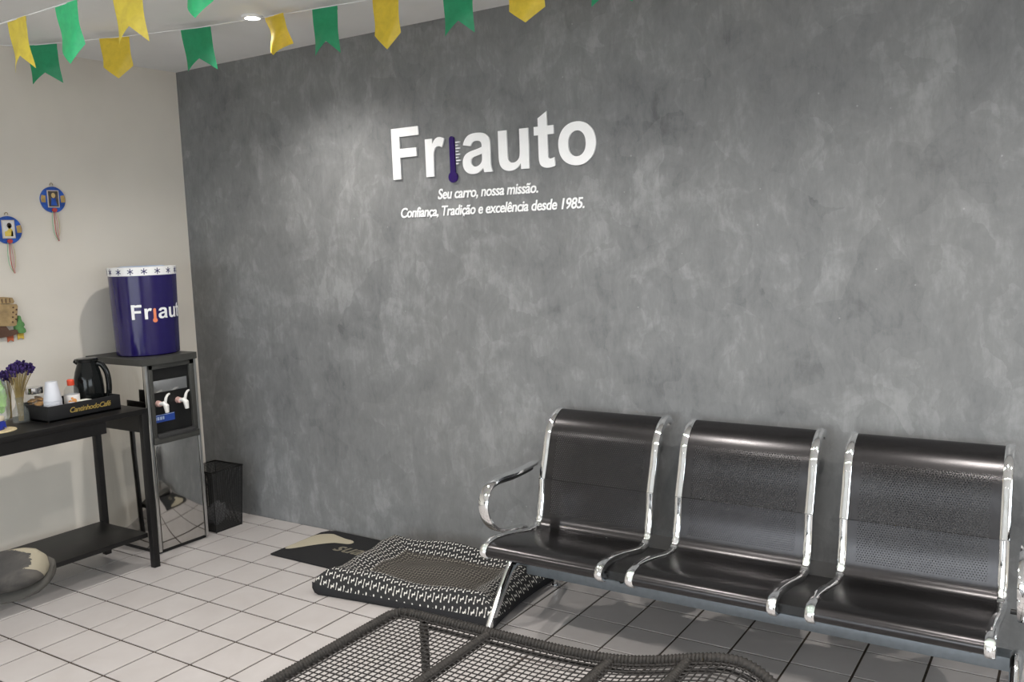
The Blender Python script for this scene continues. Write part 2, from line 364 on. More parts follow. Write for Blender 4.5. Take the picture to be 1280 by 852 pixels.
# ---------------------------------------------------------------- materials
SEAT_PROF = [(-.672,.322),(-.694,.332),(-.705,.350),(-.692,.370),(-.655,.381),(-.60,.380),(-.52,.368),(-.44,.351),(-.37,.338),(-.325,.340),(-.298,.362),(-.284,.40),(-.272,.45),(-.2635,.520),(-.2615,.528),(-.236,.60),(-.214,.672),(-.197,.712),(-.170,.748),(-.134,.774),(-.100,.786),(-.077,.780),(-.064,.764)]
prof_s = smooth_path([(0, y, z) for y, z in SEAT_PROF], 4)
arc = [0]
for a, b in zip(prof_s, prof_s[1:]): arc.append(arc[-1]+(b-a).length)
def arc_at(z):   # arc length where the backrest reaches height z
    for p, q in zip(reversed(prof_s), reversed(arc)):
        if p.y < -.16 and p.z <= z: return q
    return 0
PERF = (arc_at(.395), arc_at(.715))
M = dict(
 cement=mat_cement(), beige=mat_paint('beige_wall_paint', (.70, .655, .585)), white=mat_paint('white_ceiling_paint', (.80, .80, .79)),
 tile=mat_tile(), grout=simple('brown_grout', (.055, .042, .032), .9, noise=.2), concrete=simple('grey_pavement', (.42, .41, .39), .9, noise=.1, nscale=4),
 perf=mat_perf(), chrome=mat_steel('polished_chrome', (.86, .87, .88), .07, .12), beam=simple('satin_grey_steel', (.19, .212, .232), .45, .4),
 black=simple('black_lacquer', (.012, .012, .012), .35), matte=simple('matte_black', (.010, .010, .011), .6, bump=.1), satin=simple('satin_black_wood', (.009, .0085, .0085), .42, bump=.05),
 steel=mat_steel('mirror_stainless', (.56, .55, .53), .07, .10), brushed=mat_steel('brushed_stainless', (.55, .55, .54), .28, .02),
 charcoal=simple('charcoal_plastic', (.045, .045, .045), .4), plate=simple('grey_top_plate', (.052, .052, .048), .45),
 wicker=mat_weave(), wire=simple('black_coated_wire', (.022, .020, .019), .5),
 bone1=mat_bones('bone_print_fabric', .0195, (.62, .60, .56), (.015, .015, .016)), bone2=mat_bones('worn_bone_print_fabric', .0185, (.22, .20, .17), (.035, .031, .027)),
 fab=simple('black_canvas', (.022, .022, .024), .9, bump=.3, nscale=200), rubber=simple('black_doormat', (.016, .016, .017), .95, bump=.4, nscale=300), tan=simple('cream_doormat_print', (.40, .36, .27), .95, bump=.4, nscale=300), tan2=simple('faded_doormat_print', (.16, .145, .11), .95, nscale=300),
 signw=simple('white_acrylic', (.95, .95, .96), .18, noise=.01), purple=simple('violet_acrylic', (.022, .004, .11), .12), tick=simple('pale_tick_paint', (.8, .8, .83), .3),
 cover=simple('dark_blue_vinyl', (.012, .007, .080), .14, noise=.04), band=simple('white_vinyl', (.80, .80, .80), .35, noise=.02), print_navy=simple('navy_print', (.025, .022, .10), .5), print_white=simple('white_print', (.82, .82, .82), .4, noise=.02), print_orange=simple('orange_print', (.75, .22, .10), .4),
 tapw=simple('white_plastic', (.78, .77, .74), .3, noise=.02), tapred=simple('pink_plastic', (.62, .40, .36), .35), blue=simple('blue_sticker', (.02, .06, .30), .3), pale=simple('pale_blue_print', (.45, .55, .75), .4),
 binmesh=mat_meshscreen('black_wire_screen', .006, .48, (.020, .020, .020)), gold=simple('gold_lettering', (.42, .30, .08), .4, .3),
 cup=mat_glass('translucent_white_cup', (.72, .74, .80), .35, .72), glass=mat_glass('clear_glass', (.30, .33, .32), .05, .14), jarlid=mat_steel('tin_lid', (.7, .7, .7), .2, .02), cookie=simple('baked_cookie', (.42, .22, .06), .85, noise=.2, nscale=60, bump=.3),
 red=simple('red_plastic_cap', (.72, .075, .03), .35), plab=simple('white_paper_label', (.75, .72, .70), .6), orange=simple('orange_label_print', (.75, .33, .10), .6), thermos=simple('glossy_black_plastic', (.005, .006, .006), .12),
 flower=simple('purple_dried_flower', (.026, .010, .085), .9, noise=.3, nscale=80), stem=simple('straw_stem', (.30, .22, .08), .8, noise=.2), foil=mat_glass('clear_cellophane', (.6, .65, .62), .15, .25), green=simple('green_candy', (.25, .52, .08), .5, noise=.2),
 straw=simple('woven_straw', (.55, .45, .27), .9, noise=.2, nscale=120, bump=.4), bluetin=simple('blue_tin', (.02, .035, .28), .3), cream=simple('cream_lid', (.62, .55, .42), .6),
 fyel=mat_flag('yellow_plastic_film', (.88, .70, .08)), fyel_lit=mat_flag('daylit_yellow_plastic_film', (.97, .82, .14)), fgrn=mat_flag('dark_green_plastic_film', (.04, .42, .20)), flgt_lit=mat_flag('daylit_light_green_plastic_film', (.10, .80, .38)), string=simple('white_string', (.75, .75, .76), .8),  # nearer pennants' yellow and light green are brightened, strong daylight painted into the film
 lampring=simple('white_lamp_ring', (.8, .8, .8), .5, noise=.02), lamp=mat_emit('lamp_glow', (1, .95, .86), 45),
 plq=simple('blue_enamel', (.02, .09, .42), .35, noise=.25, nscale=25), plqg=simple('ochre_enamel', (.45, .30, .10), .5, noise=.2), plqf=simple('pale_frame', (.62, .55, .46), .6), pic_dark=simple('dark_picture_print', (.07, .055, .05), .5, noise=.4, nscale=40), pic_pale=simple('pale_picture_print', (.68, .66, .66), .5), fig_skin=simple('ochre_figure_print', (.62, .45, .20), .6), fig_dark=simple('brown_figure_print', (.05, .03, .025), .6), fig_yel=simple('yellow_figure_print', (.75, .55, .10), .6),
 ribr=simple('red_ribbon', (.50, .06, .05), .7), ribg=simple('green_ribbon', (.25, .5, .3), .7), ribp=simple('pink_ribbon', (.62, .33, .32), .7), riby=simple('yellow_ribbon', (.7, .6, .3), .7),
 wood=simple('carved_tan_wood', (.36, .25, .12), .7, noise=.15), wdark=simple('brown_carving', (.10, .05, .03), .7), cactus=simple('painted_cactus_green', (.10, .25, .08), .6, noise=.2), terracotta=simple('terracotta_paint', (.42, .10, .04), .6, noise=.2), mustard=simple('mustard_paint', (.62, .42, .06), .6),
 boot=mat_boot(), sole=simple('grey_rubber_sole', (.045, .042, .037), .8, bump=.2), denim=simple('dark_denim', (.03, .035, .05), .9, bump=.2, nscale=300),
 crumple=mat_glass('clear_plastic_bag', (.7, .7, .72), .2, .4), brass=simple('brass_wire', (.3, .22, .1), .4, .8), napkin=simple('folded_white_napkin', (.72, .72, .66), .8, noise=.02),
)

# ---------------------------------------------------------------- the room
TW = .15
struct('wall_back', box(-TW, XR+TW, 0, TW, -.1, H+.1), M['cement'], 'grey burnished cement wall behind the bench')
struct('wall_left', box(-TW, 0, YF-TW, 0, -.1, H+.1), M['beige'], 'beige painted wall behind the console table')
struct('ceiling', box(-TW, XR+TW, YF-TW, TW, H, H+.12), M['white'], 'white painted ceiling with small downlights')
bm = bmesh.new()
bm_box(bm, -TW, FD[0], YF-TW, YF, -.1, H); bm_box(bm, FD[1], XR+TW, YF-TW, YF, -.1, H); bm_box(bm, FD[0], FD[1], YF-TW, YF, FD[2], H)
struct('wall_front', bm, M['beige'], 'beige wall with a wide open doorway behind the viewer')
bm = bmesh.new()
bm_box(bm, XR, XR+TW, YF, RD[0], -.1, H); bm_box(bm, XR, XR+TW, RD[1], 0, -.1, H); bm_box(bm, XR, XR+TW, RD[0], RD[1], RD[2], H); bm_box(bm, XR, XR+TW, RD[0], RD[1], -.1, RS)
struct('wall_right', bm, M['beige'], 'beige wall with a wide open window to the right')
struct('ground', box(-30, 40, -40, 30, -.14, -.10), M['concrete'], 'grey pavement outside the doorways')
# floor: grout bed and ceramic tiles, each tile in view its own part
floor = struct('floor', box(-TW, XR, YF, 0, -.10, -.0035), M['grout'], 'off-white square ceramic tiles with brown grout', smooth=False)
T = .21; GX, GY = .7783, -.9577; J = .0045
def tile_bm(w, h, b=.0007):
    bm = bmesh.new(); A = [bm.verts.new((sx*w/2, sy*h/2, -.008)) for sx, sy in ((-1,-1),(1,-1),(1,1),(-1,1))]
    B = [bm.verts.new((sx*w/2, sy*h/2, -b)) for sx, sy in ((-1,-1),(1,-1),(1,1),(-1,1))]
    Cc = [bm.verts.new((sx*(w/2-b), sy*(h/2-b), 0)) for sx, sy in ((-1,-1),(1,-1),(1,1),(-1,1))]
    for P, Q in ((A, B), (B, Cc)):
        for k in range(4): bm.faces.new((P[k], P[(k+1) % 4], Q[(k+1) % 4], Q[k]))
    bm.faces.new(Cc); return bm
def project(p):
    d = Vector(p)-CAMPOS; z = d.dot(RZ); return (640+FPX*d.dot(RX)/z, 426+FPX*d.dot(RY)/z, z)
cells = []
i0 = math.floor((0-GX)/T); i1 = math.ceil((XR-GX)/T); j0 = math.floor((YF-GY)/T); j1 = math.ceil((0-GY)/T)
for i in range(i0, i1):
    for j in range(j0, j1):
        xa, xb = max(0, GX+i*T)+J, min(XR, GX+(i+1)*T)-J; ya, yb = max(YF, GY+j*T)+J, min(0, GY+(j+1)*T)-J
        if xb-xa < .01 or yb-ya < .01: continue
        u, v, z = project(((xa+xb)/2, (ya+yb)/2, 0))
        vis = z > .3 and -90 < u < 1370 and v < 935
        cells.append((0 if vis else 1, -v, xa, xb, ya, yb))
cells.sort(); cache = {}; rest = bmesh.new(); count = 0
for hid, _, xa, xb, ya, yb in cells:
    w, h = round(xb-xa, 4), round(yb-ya, 4)
    if not hid and count < 298:
        if (w, h) not in cache:
            b = tile_bm(w, h); bmesh.ops.recalc_face_normals(b, faces=b.faces[:]); me = bpy.data.meshes.new('tile'); b.to_mesh(me); b.free(); me.materials.append(M['tile']); cache[(w, h)] = me
        o = bpy.data.objects.new('tile', cache[(w, h)]); COL.objects.link(o); o.parent = floor
        o.location = ((xa+xb)/2, (ya+yb)/2, random.uniform(-.0004, .0002)); o.rotation_euler = (random.uniform(-.001, .001), random.uniform(-.001, .001), random.uniform(-.002, .002)); count += 1
    else: bm_join(rest, tile_bm(w, h), Matrix.Translation(((xa+xb)/2, (ya+yb)/2, 0)))
ro = finish('tile_field', rest, M['tile'], floor, smooth=False); ro['kind'] = 'stuff'

# ceiling downlights (one in view, the rest of the rows beyond the frame)
LAMPS = [(1.284, -.573), (2.66, -1.0), (3.95, -1.0), (5.3, -1.0), (1.284, -2.4), (2.62, -2.4), (3.95, -2.4), (5.3, -2.4), (2.62, -4.3), (5.3, -4.3)]
for k, (x, y) in enumerate(LAMPS):
    if k == 0: lab = 'small round downlight lit in the ceiling above the console table'
    else: lab = 'small round recessed ceiling downlight outside the picture'
    t = thing('ceiling_downlight', lab, 'downlight', (x, y, H-.012), 'recessed ceiling downlights')
    finish('ring', lathe([(.030, .012), (.046, .012), (.046, .004), (.040, 0), (.032, .001), (.030, .006)], (x, y, H-.012), 28, cap=False), M['lampring'], t)
    finish('lens', lathe([(.001, .004), (.030, .004), (.030, .010), (.001, .010)], (x, y, H-.012), 28), M['lamp'], t)
    l = bpy.data.lights.new('downlight_beam', 'SPOT'); l.energy = LAMP_W; l.color = LAMP_COL; l.spot_size = math.radians(138); l.spot_blend = .9; l.shadow_soft_size = .03
    o = bpy.data.objects.new('downlight_beam', l); COL.objects.link(o); o.parent = t; o.location = (0, 0, -.02)

# ---------------------------------------------------------------- beam bench
BY, BZ = -.33, .165
SW = .485; SX = [2.478, 3.075, 3.672]
bench = thing('waiting_bench', 'black perforated three-seat metal bench with chrome frames and armrests', 'bench', (3.318, -.36, 0))
finish('beam', box(2.45, 4.19, BY-.033, BY+.033, BZ-.022, BZ+.024, bev=.004), M['beam'], bench)
for x in (2.442, 4.206):
    bm = bmesh.new()
    pth = smooth_path([(x, -.640, .012), (x, -.585, .075), (x, -.515, .155), (x, -.462, .208), (x, -.415, .218), (x, -.345, .190), (x, -.24, .130), (x, -.155, .092), (x, -.120, .070), (x, -.112, .014)], 5)
    n = len(pth)
    bm_tube(bm, pth, [.024-.008*abs(k/(n-1)-.45)*1.6 for k in range(n)], sides=12, rw=.8, up=Vector((1, 0, 0)))
    lg = finish('leg', bm, M['chrome'], bench)
    for y in (-.640, -.112): finish('foot', lathe([(.016, 0), (.020, .003), (.020, .009), (.010, .014), (.010, .03)], (x, y, 0), 16), M['chrome'], lg)
def seat_sheet(x0, x1):
    bm = bmesh.new(); uvl = bm.loops.layers.uv.new('UVMap'); nx = 4; th = .0025; L = []
    N = len(prof_s); nor = []
    for i in range(N):
        d = (prof_s[min(N-1, i+1)]-prof_s[max(0, i-1)]).normalized(); nor.append(Vector((0, -d.z, d.y)))
    for side in (0, 1):
        L.append([[bm.verts.new((x0+(x1-x0)*k/nx, p.y-nor[i].y*th*side, p.z-nor[i].z*th*side)) for k in range(nx+1)] for i, p in enumerate(prof_s)])
    def f(vs, uvs):
        fc = bm.faces.new(vs)
        for lp, q in zip(fc.loops, uvs): lp[uvl].uv = q
    for side in (0, 1):
        G = L[side]
        for i in range(N-1):
            for k in range(nx):
                u0, u1 = (x1-x0)*k/nx, (x1-x0)*(k+1)/nx
                f((G[i][k], G[i][k+1], G[i+1][k+1], G[i+1][k]), ((u0, arc[i]), (u1, arc[i]), (u1, arc[i+1]), (u0, arc[i+1])))
    for i in range(N-1):
        for k in (0, nx): f((L[0][i][k], L[0][i+1][k], L[1][i+1][k], L[1][i][k]), ((0, 0),)*4)
    for i in (0, N-1):
        for k in range(nx): f((L[0][i][k], L[0][i][k+1], L[1][i][k+1], L[1][i][k]), ((0, 0),)*4)
    return bm
def side_strip(x):
    """chrome edge frame: flat bar following the seat profile"""
    pts = [Vector((x, p.y, p.z)) for p in prof_s]
    # front lip hooks under, crease section is knuckled
    sh = [(-.0155, -.012), (-.0135, .004), (-.008, .0075), (.008, .0075), (.0135, .004), (.0155, -.012), (.010, -.022), (-.010, -.022)]
    bm = bmesh.new(); rings = []; N = len(pts)
    for i, p in enumerate(pts):
        d = (pts[min(N-1, i+1)]-pts[max(0, i-1)]).normalized(); nn = Vector((0, -d.z, d.y)) if True else None
        a = arc[i]; kn = 0
        if .37 < a < .50: kn = .0022*math.sin((a-.37)*PI*2/.026)
        rings.append([bm.verts.new(p+Vector((s*(1+kn*30), 0, 0))+nn*(-(c) if False else (c+kn))) for s, c in sh])
    for A, B in zip(rings, rings[1:]):
        for k in range(8): bm.faces.new((A[k], A[(k+1) % 8], B[(k+1) % 8], B[k]))
    bm.faces.new(rings[0][::-1]); bm.faces.new(rings[-1]); return bm
for k, x0 in enumerate(SX):
    o = finish('seat', seat_sheet(x0, x0+SW), M['perf'], bench, ang=55)
    for x in (x0+.002, x0+SW-.002): finish('side_frame', side_strip(x), M['chrome'], o, ang=50)
    for s in (0, 1):
        xx = x0+.08+s*.325; bm = bmesh.new()
        bm_prism(bm, [(-.52, .352), (-.33, .325), (-.29, .30), (BY+.04, BZ+.02), (BY-.04, BZ+.02), (-.50, .335)], lambda u, v, t: Vector((t, u, v)), xx-.004, xx+.004)
        finish('bracket', bm, M['black'], o)
for x0 in (SX[0]+SW, SX[1]+SW):
    x1 = x0+.597-SW
    finish('spacer', prism([(-.665, .325), (-.66, .352), (-.60, .362), (-.50, .349), (-.38, .322), (-.31, .325), (-.285, .37), (-.275, .36), (-.30, .30), (-.38, .298), (-.55, .322)], lambda u, v, t: Vector((t, u, v)), x0-.002, x1+.002), M['black'], bench)
for x in (2.425, 4.232):
    pth = smooth_path([(x+.0, -.235, .577), (x, -.30, .573), (x, -.40, .572), (x, -.50, .578), (x, -.555, .568), (x, -.596, .535), (x, -.610, .49), (x, -.592, .435), (x, -.545, .388), (x, -.47, .358), (x, -.39, .343), (x, -.33, .332)], 6)
    sh = [(-.021, -.005), (-.017, .006), (.017, .006), (.021, -.005), (.013, -.008), (-.013, -.008)]
    bm = bmesh.new(); bm_tube(bm, pth, 1.0, shape=[(b*1.0, a) for a, b in sh], up=Vector((1, 0, 0)))
    ar = finish('armrest', bm, M['chrome'], bench, ang=50)
    pad = [p+Vector((0, 0, -.0)) for p in pth[2:34]]
    nrm = []
    inner = []
    for i, p in enumerate(pad):
        d = (pad[min(len(pad)-1, i+1)]-pad[max(0, i-1)]).normalized(); nn = Vector((0, d.z, -d.y))
        c = Vector((x, -.46, .46)); 
        if nn.dot(c-p) < 0: nn = -nn
        inner.append(p+nn*.010)
    bm = bmesh.new(); bm_tube(bm, inner, .005, sides=8, rw=3.2, up=Vector((1, 0, 0)) if False else Vector((0, 0, 1)))
    finish('arm_liner', bm, M['black'], ar)
    s = 1 if x < 3 else -1
    finish('arm_bolt', tube([(x, -.36, .336), (x+s*.05, -.36, .336)], .008, sides=10), M['black'], ar)

# ---------------------------------------------------------------- woven mesh lounger
lg = thing('wicker_lounger', 'low dark wicker lounger frame with open wire-grid top in the foreground', 'lounger', (3.2, -1.66, 0))
LY0, LY1 = -1.352, -1.985
LP = smooth_path([(2.615, 0, .398), (2.80, 0, .400), (3.0, 0, .401), (3.20, 0, .403), (3.35, 0, .414), (3.46, 0, .437), (3.56, 0, .466), (3.64, 0, .484), (3.70, 0, .481), (3.76, 0, .447), (3.84, 0, .375), (3.92, 0, .27), (3.99, 0, .15), (4.03, 0, .012)], 8)
def zl(x):
    for a, b in zip(LP, LP[1:]):
        if a.x <= x <= b.x: return a.z+(b.z-a.z)*(x-a.x)/(b.x-a.x+1e-9)
    return .4
def ribbed(pts, r, pitch=.0105, depth=.0022, sides=9):
    q = resample([Vector(p) for p in pts], pitch/3); rr = [r+depth*(1 if k % 3 == 1 else -.6 if k % 3 == 0 else .3) for k in range(len(q))]
    return tube(q, rr, sides=sides)
rnd = [(2.66, LY0), (2.632, LY0-.010), (2.615, LY0-.035)]
end0 = [Vector((x, y, .398)) for x, y in rnd]
far = [Vector((p.x, LY0, p.z)) for p in LP if p.x > 2.66]; near = [Vector((p.x, LY1, p.z)) for p in LP if p.x > 2.66]
endn = [Vector((x, LY1+(LY0-y), .398)) for x, y in rnd]
rim = list(reversed(far))+smooth_path(end0, 4)+[Vector((2.615, LY0-.035-k*.05, .398)) for k in range(1, 12)]+smooth_path(list(reversed(endn)), 4)+near
finish('rim', ribbed(rim, .0145), M['wicker'], lg, ang=70)
rim2 = [Vector((2.70, LY0+.002, .368))]+[Vector((p.x, LY0+.002, p.z-.030)) for p in LP if 2.72 < p.x < 3.72]
finish('under_rail', tube(rim2, .006, sides=8), M['wire'], lg)
rim2 = [Vector((2.70, LY1+.002, .368))]+[Vector((p.x, LY1+.002, p.z-.030)) for p in LP if 2.72 < p.x < 3.72]
finish('under_rail', tube(rim2, .006, sides=8), M['wire'], lg)
for x in (2.95, 3.335, 3.55): finish('cross_bar', ribbed([(x, LY0, zl(x)-.004), (x, LY1, zl(x)-.004)], .0135), M['wicker'], lg, ang=70)
finish('cross_bar', ribbed([(4.03, LY0, .018), (4.03, LY1, .018)], .0135), M['wicker'], lg, ang=70)
for y in (LY0-.012, LY1+.012): finish('leg', ribbed([(2.722, y, .385), (2.722, y, .0)], .0125), M['wicker'], lg, ang=70)
bm = bmesh.new(); pit = .0195; wr = .0022
y = LY0-.022
while y > LY1+.012:
    bm_tube(bm, [(2.618, y, .398)]+[(p.x, y, p.z) for p in LP[::4] if p.x > 2.65], wr, sides=4); y -= pit
xs = 2.63; acc = 0
for p in [q for q in resample(LP, pit) if q.x > 2.635]: bm_tube(bm, [(p.x, LY0-.012, p.z+.0015), (p.x, LY1+.012, p.z+.0015)], wr, sides=4)
o = finish('wire_grid', bm, M['wire'], lg); o['kind'] = 'stuff'

# ---------------------------------------------------------------- pet bed
BC = Vector((1.985, -.372, 0)); BR = math.radians(4.5); BA, BB = .455, .285
bed = thing('pet_bed', 'black pet bed printed with small white bones, lying by the bench', 'pet bed', BC)
def bedpt(a, b, inset=0):
    m = max(abs(a), abs(b)); k = 1
    q = math.sqrt(max(0, 1-.10*b*b)), math.sqrt(max(0, 1-.10*a*a))
    corner = min(abs(a), abs(b))
    x = a*(BA-inset)*(1-.07*(1-b*b)*abs(a)**3*.6); y = b*(BB-inset)*(1-.10*(1-a*a)*abs(b)**3*.6)
    wob = .006*math.sin(a*7+b*3)+.005*math.sin(b*9-a*4)
    if m < .50: h = .062+.012*math.cos(m*PI)
    elif m < .80: t = (m-.50)/.30; h = .062+(.118-.062)*(3*t*t-2*t**3)
    else: t = (m-.80)/.20; h = .118-(.118-.040)*t*t
    h += wob*(1 if m < .9 else .4)+.018*corner**6
    c, s = math.cos(BR), math.sin(BR)
    return Vector((BC.x+x*c-y*s, BC.y+x*s+y*c, h)), (x, y)
def bed_grid(sel, base=False):
    bm = bmesh.new(); uvl = bm.loops.layers.uv.new('UVMap'); NA, NB = 60, 44; vs = {}
    def v(i, j):
        if (i, j) not in vs: p, q = bedpt(-1+2*i/NA, -1+2*j/NB); vs[(i, j)] = (bm.verts.new(p), q)
        return vs[(i, j)]
    for i in range(NA):
        for j in range(NB):
            a, b = -1+2*(i+.5)/NA, -1+2*(j+.5)/NB; m = max(abs(a), abs(b))
            if not sel(m): continue
            c = [v(i, j), v(i+1, j), v(i+1, j+1), v(i, j+1)]
            f = bm.faces.new([q[0] for q in c])
            for lp, q in zip(f.loops, c): lp[uvl].uv = (q[1][0]+2, q[1][1]+2)
    return bm
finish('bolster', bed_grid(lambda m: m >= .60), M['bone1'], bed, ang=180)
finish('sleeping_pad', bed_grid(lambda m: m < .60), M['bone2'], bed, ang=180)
bm = bmesh.new(); ring = []
N = 40
edge = [(-1+2*k/N, -1) for k in range(N)]+[(1, -1+2*k/N) for k in range(N)]+[(1-2*k/N, 1) for k in range(N)]+[(-1, 1-2*k/N) for k in range(N)]
def lower(e, sc, z):
    p, _ = bedpt(*e); return Vector((BC.x+(p.x-BC.x)*sc, BC.y+(p.y-BC.y)*sc, p.z if z is None else z))
rows = [[bm.verts.new(lower(e, sc, z)) for e in edge] for sc, z in ((1.0, None), (1.002, .034), (.985, .012), (.955, .0), (.3, .0))]
for A, B in zip(rows, rows[1:]):
    for k in range(len(A)): bm.faces.new((A[k], A[(k+1) % len(A)], B[(k+1) % len(A)], B[k]))
finish('canvas_base', bm, M['fab'], bed, ang=180)

# ---------------------------------------------------------------- doormat
dm = thing('doormat', 'black doormat with cream print, half under the pet bed', 'doormat', (1.38, -.225, 0))
bm = bmesh.new(); bm_prism(bm, [(.995, -.425), (1.555, -.43), (1.56, -.03), (1.05, -.02), (1.01, -.035), (.99, -.07)], lambda u, v, t: Vector((u, v, t)), .001, .009)
finish('mat', bm, M['rubber'], dm, smooth=False)
leaf = smooth_path([(1.00, -.33, 0), (1.035, -.325, 0), (1.10, -.235, 0), (1.16, -.17, 0), (1.205, -.155, 0), (1.25, -.145, 0), (1.262, -.118, 0), (1.235, -.098, 0), (1.18, -.092, 0), (1.11, -.075, 0), (1.06, -.07, 0), (1.0, -.12, 0), (.993, -.22, 0)], 4, closed=True)
finish('cream_print', prism([(p.x, p.y) for p in leaf], lambda u, v, t: Vector((max(u, .996), v, t)), .008, .0102), M['tan'], dm)
me = fit_text(text_mesh('sua', .0006, .25, .01), 1.235, 1.405, -.245)
finish_o = link('lettering', remap(me, lambda x, y, z: Vector((x, y, .0095+z))), M['tan2'], dm)

# ---------------------------------------------------------------- waste bin
wb = thing('wire_wastebasket', 'black rectangular wire-mesh wastebasket in the corner beside the dispenser', 'wastebasket', (.37, -.225, 0))
def bin_corner(z, k):
    t = z/.335; ax, ay = .095+.018*t, .085+.016*t; sx, sy = ((-1,-1),(1,-1),(1,1),(-1,1))[k]
    return Vector((.372+sx*ax, -.238+sy*ay, z))
bm = bmesh.new(); uvl = bm.loops.layers.uv.new('UVMap')
for k in range(4):
    k2 = (k+1) % 4; vs = [bin_corner(.0, k), bin_corner(.0, k2), bin_corner(.33, k2), bin_corner(.33, k)]
    f = bm.faces.new([bm.verts.new(p) for p in vs]); L = (vs[1]-vs[0]).length
    for lp, q in zip(f.loops, ((0, 0), (L, 0), (L, .33), (0, .33))): lp[uvl].uv = q
f = bm.faces.new([bm.verts.new(bin_corner(.002, k)) for k in range(4)])
finish('mesh_body', bm, M['binmesh'], wb, smooth=False)
finish('rim', tube([bin_corner(.333, k) for k in range(4)], .005, sides=8, closed=True), M['black'], wb)
bm = box(.28, .465, -.32, -.156, 0, .008); finish('base', bm, M['black'], wb)
for k in range(4): finish('corner_wire', tube([bin_corner(.0, k), bin_corner(.333, k)], .003, sides=6), M['black'], wb)
bm = bmesh.new(); bmesh.ops.create_icosphere(bm, subdivisions=3, radius=1)
for v in bm.verts:
    n = v.co.normalized(); r = 1+.35*math.sin(9*n.x+4*n.y)*math.sin(7*n.z+3*n.x); v.co = Vector((.372+n.x*.055*r, -.238+n.y*.05*r, .075+n.z*.06*r))
one('plastic_bag', bm, M['crumple'], 'crumpled clear plastic bag inside the wire wastebasket', 'plastic bag', ang=10)

# ---------------------------------------------------------------- water dispenser
DX0, DX1, DY0, DY1 = .06, .482, -.685, -.388
wd = thing('water_dispenser', 'tall stainless water dispenser with black tap bay in the corner', 'dispenser', (.27, -.535, 0))
bm = bmesh.new(); bm_box(bm, DX0, DX1-.012, DY0, DY1, .018, .955, bev=.004); finish('body', bm, M['steel'], wd)
finish('plinth', box(DX0+.01, DX1-.012, DY0+.006, DY1-.006, 0, .02), M['black'], wd)
pl = prism([(DX0-.03, DY0-.02), (DX1+.012, DY0-.02), (DX1+.022, (DY0+DY1)/2), (DX1+.012, DY1+.004), (DX0-.03, DY1+.004)], lambda u, v, t: Vector((u, v, t)), .955, .988)
finish('top_plate', pl, M['plate'], wd, smooth=False)
finish('lower_door', box(DX1-.012, DX1+.002, DY0+.022, DY1-.020, .02, .556, bev=.002), M['steel'], wd)
for y in (DY0, DY1-.016): finish('corner_post', box(DX1-.014, DX1+.006, y, y+.016, .012, .955, bev=.003), M['brushed'], wd)
# tap bay: frame with recessed back
bm = bmesh.new(); F0, F1, Z0, Z1 = DY0+.016, DY1-.016, .556, .955
bm_box(bm, DX1-.012, DX1+.010, F0, F0+.022, Z0, Z1, bev=.002); bm_box(bm, DX1-.012, DX1+.010, F1-.028, F1, Z0, Z1, bev=.002)
bm_box(bm, DX1-.012, DX1+.010, F0, F1, Z1-.024, Z1, bev=.002); bm_box(bm, DX1-.012, DX1+.018, F0, F1, Z0, Z0+.035, bev=.004)
finish('bay_frame', bm, M['plate'], wd)
finish('bay_back', box(DX1-.012, DX1-.004, F0+.02, F1-.026, Z0+.03, Z1-.02), M['black'], wd)
finish('display_strip', box(DX1-.006, DX1+.003, F0+.012, F1-.045, .812, .872, bev=.001), M['jarlid'], wd)
finish('drip_tray', box(DX1-.006, DX1+.022, F0+.02, F1-.022, Z0+.028, Z0+.052, bev=.004), M['charcoal'], wd)
for y in (-.622, -.506):
    tp = finish('tap', tube([(DX1-.006, y, .757), (DX1+.016, y, .757)], [.0165, .014], sides=14), M['tapred'], wd)
    bm = bmesh.new(); bm_tube(bm, [(DX1+.012, y, .757), (DX1+.035, y+.006, .760), (DX1+.047, y+.010, .748), (DX1+.049, y+.012, .715)], [.008, .012, .014, .010], sides=12); finish('spout', bm, M['tapw'], tp)
    finish('lever', tube(smooth_path([(DX1+.040, y+.010, .757), (DX1+.044, y+.014, .785), (DX1+.040, y+.028, .800), (DX1+.036, y+.042, .803)], 3), [.008, .007, .007, .007, .006, .006, .006, .005, .005, .004], sides=8), M['tapw'], tp)
st = finish('sticker', box(DX1-.0045, DX1-.002, -.650, -.532, .662, .700), M['blue'], wd)
for k, (a, b) in enumerate(((-.643, -.638), (-.634, -.622), (-.618, -.606), (-.602, -.594))): finish('sticker_mark', box(DX1-.0025, DX1-.0012, a, b, .674, .690), M['pale'], st)
finish('sticker_mark', box(DX1-.0025, DX1-.0012, -.648, -.534, .6965, .6985), M['pale'], st)

# bottle with printed cover on top of the dispenser
bc = Vector((.280, -.512, .988)); RB0, RB1, HB = .153, .164, .447
wbt = thing('bottle_cover', 'dark blue printed bottle cover with snowflake band on the dispenser', 'bottle cover', bc)
def rad(z): return RB0+(RB1-RB0)*(z/HB)
finish('cover', lathe([(RB0-.008, 0), (RB0, .006), (rad(.2), .2), (rad(.405), .405)], bc, 64), M['cover'], wbt)
finish('water_bottle', lathe([(.14, .40), (.14, .44), (.10, .45), (.02, .45)], bc, 40), M['pale'], wbt)
bd = finish('snowflake_band', lathe([(rad(.404), .404), (rad(.445)+.0004, .445), (rad(.445)-.006, .4462), (.13, .4462), (.13, .404)], bc, 64, cap=False), M['band'], wbt)
def on_cyl(ang, z, off=.0008):
    r = rad(z)+off; return Vector((bc.x+r*math.cos(ang), bc.y+r*math.sin(ang), bc.z+z))
A0 = math.radians(-34.7)
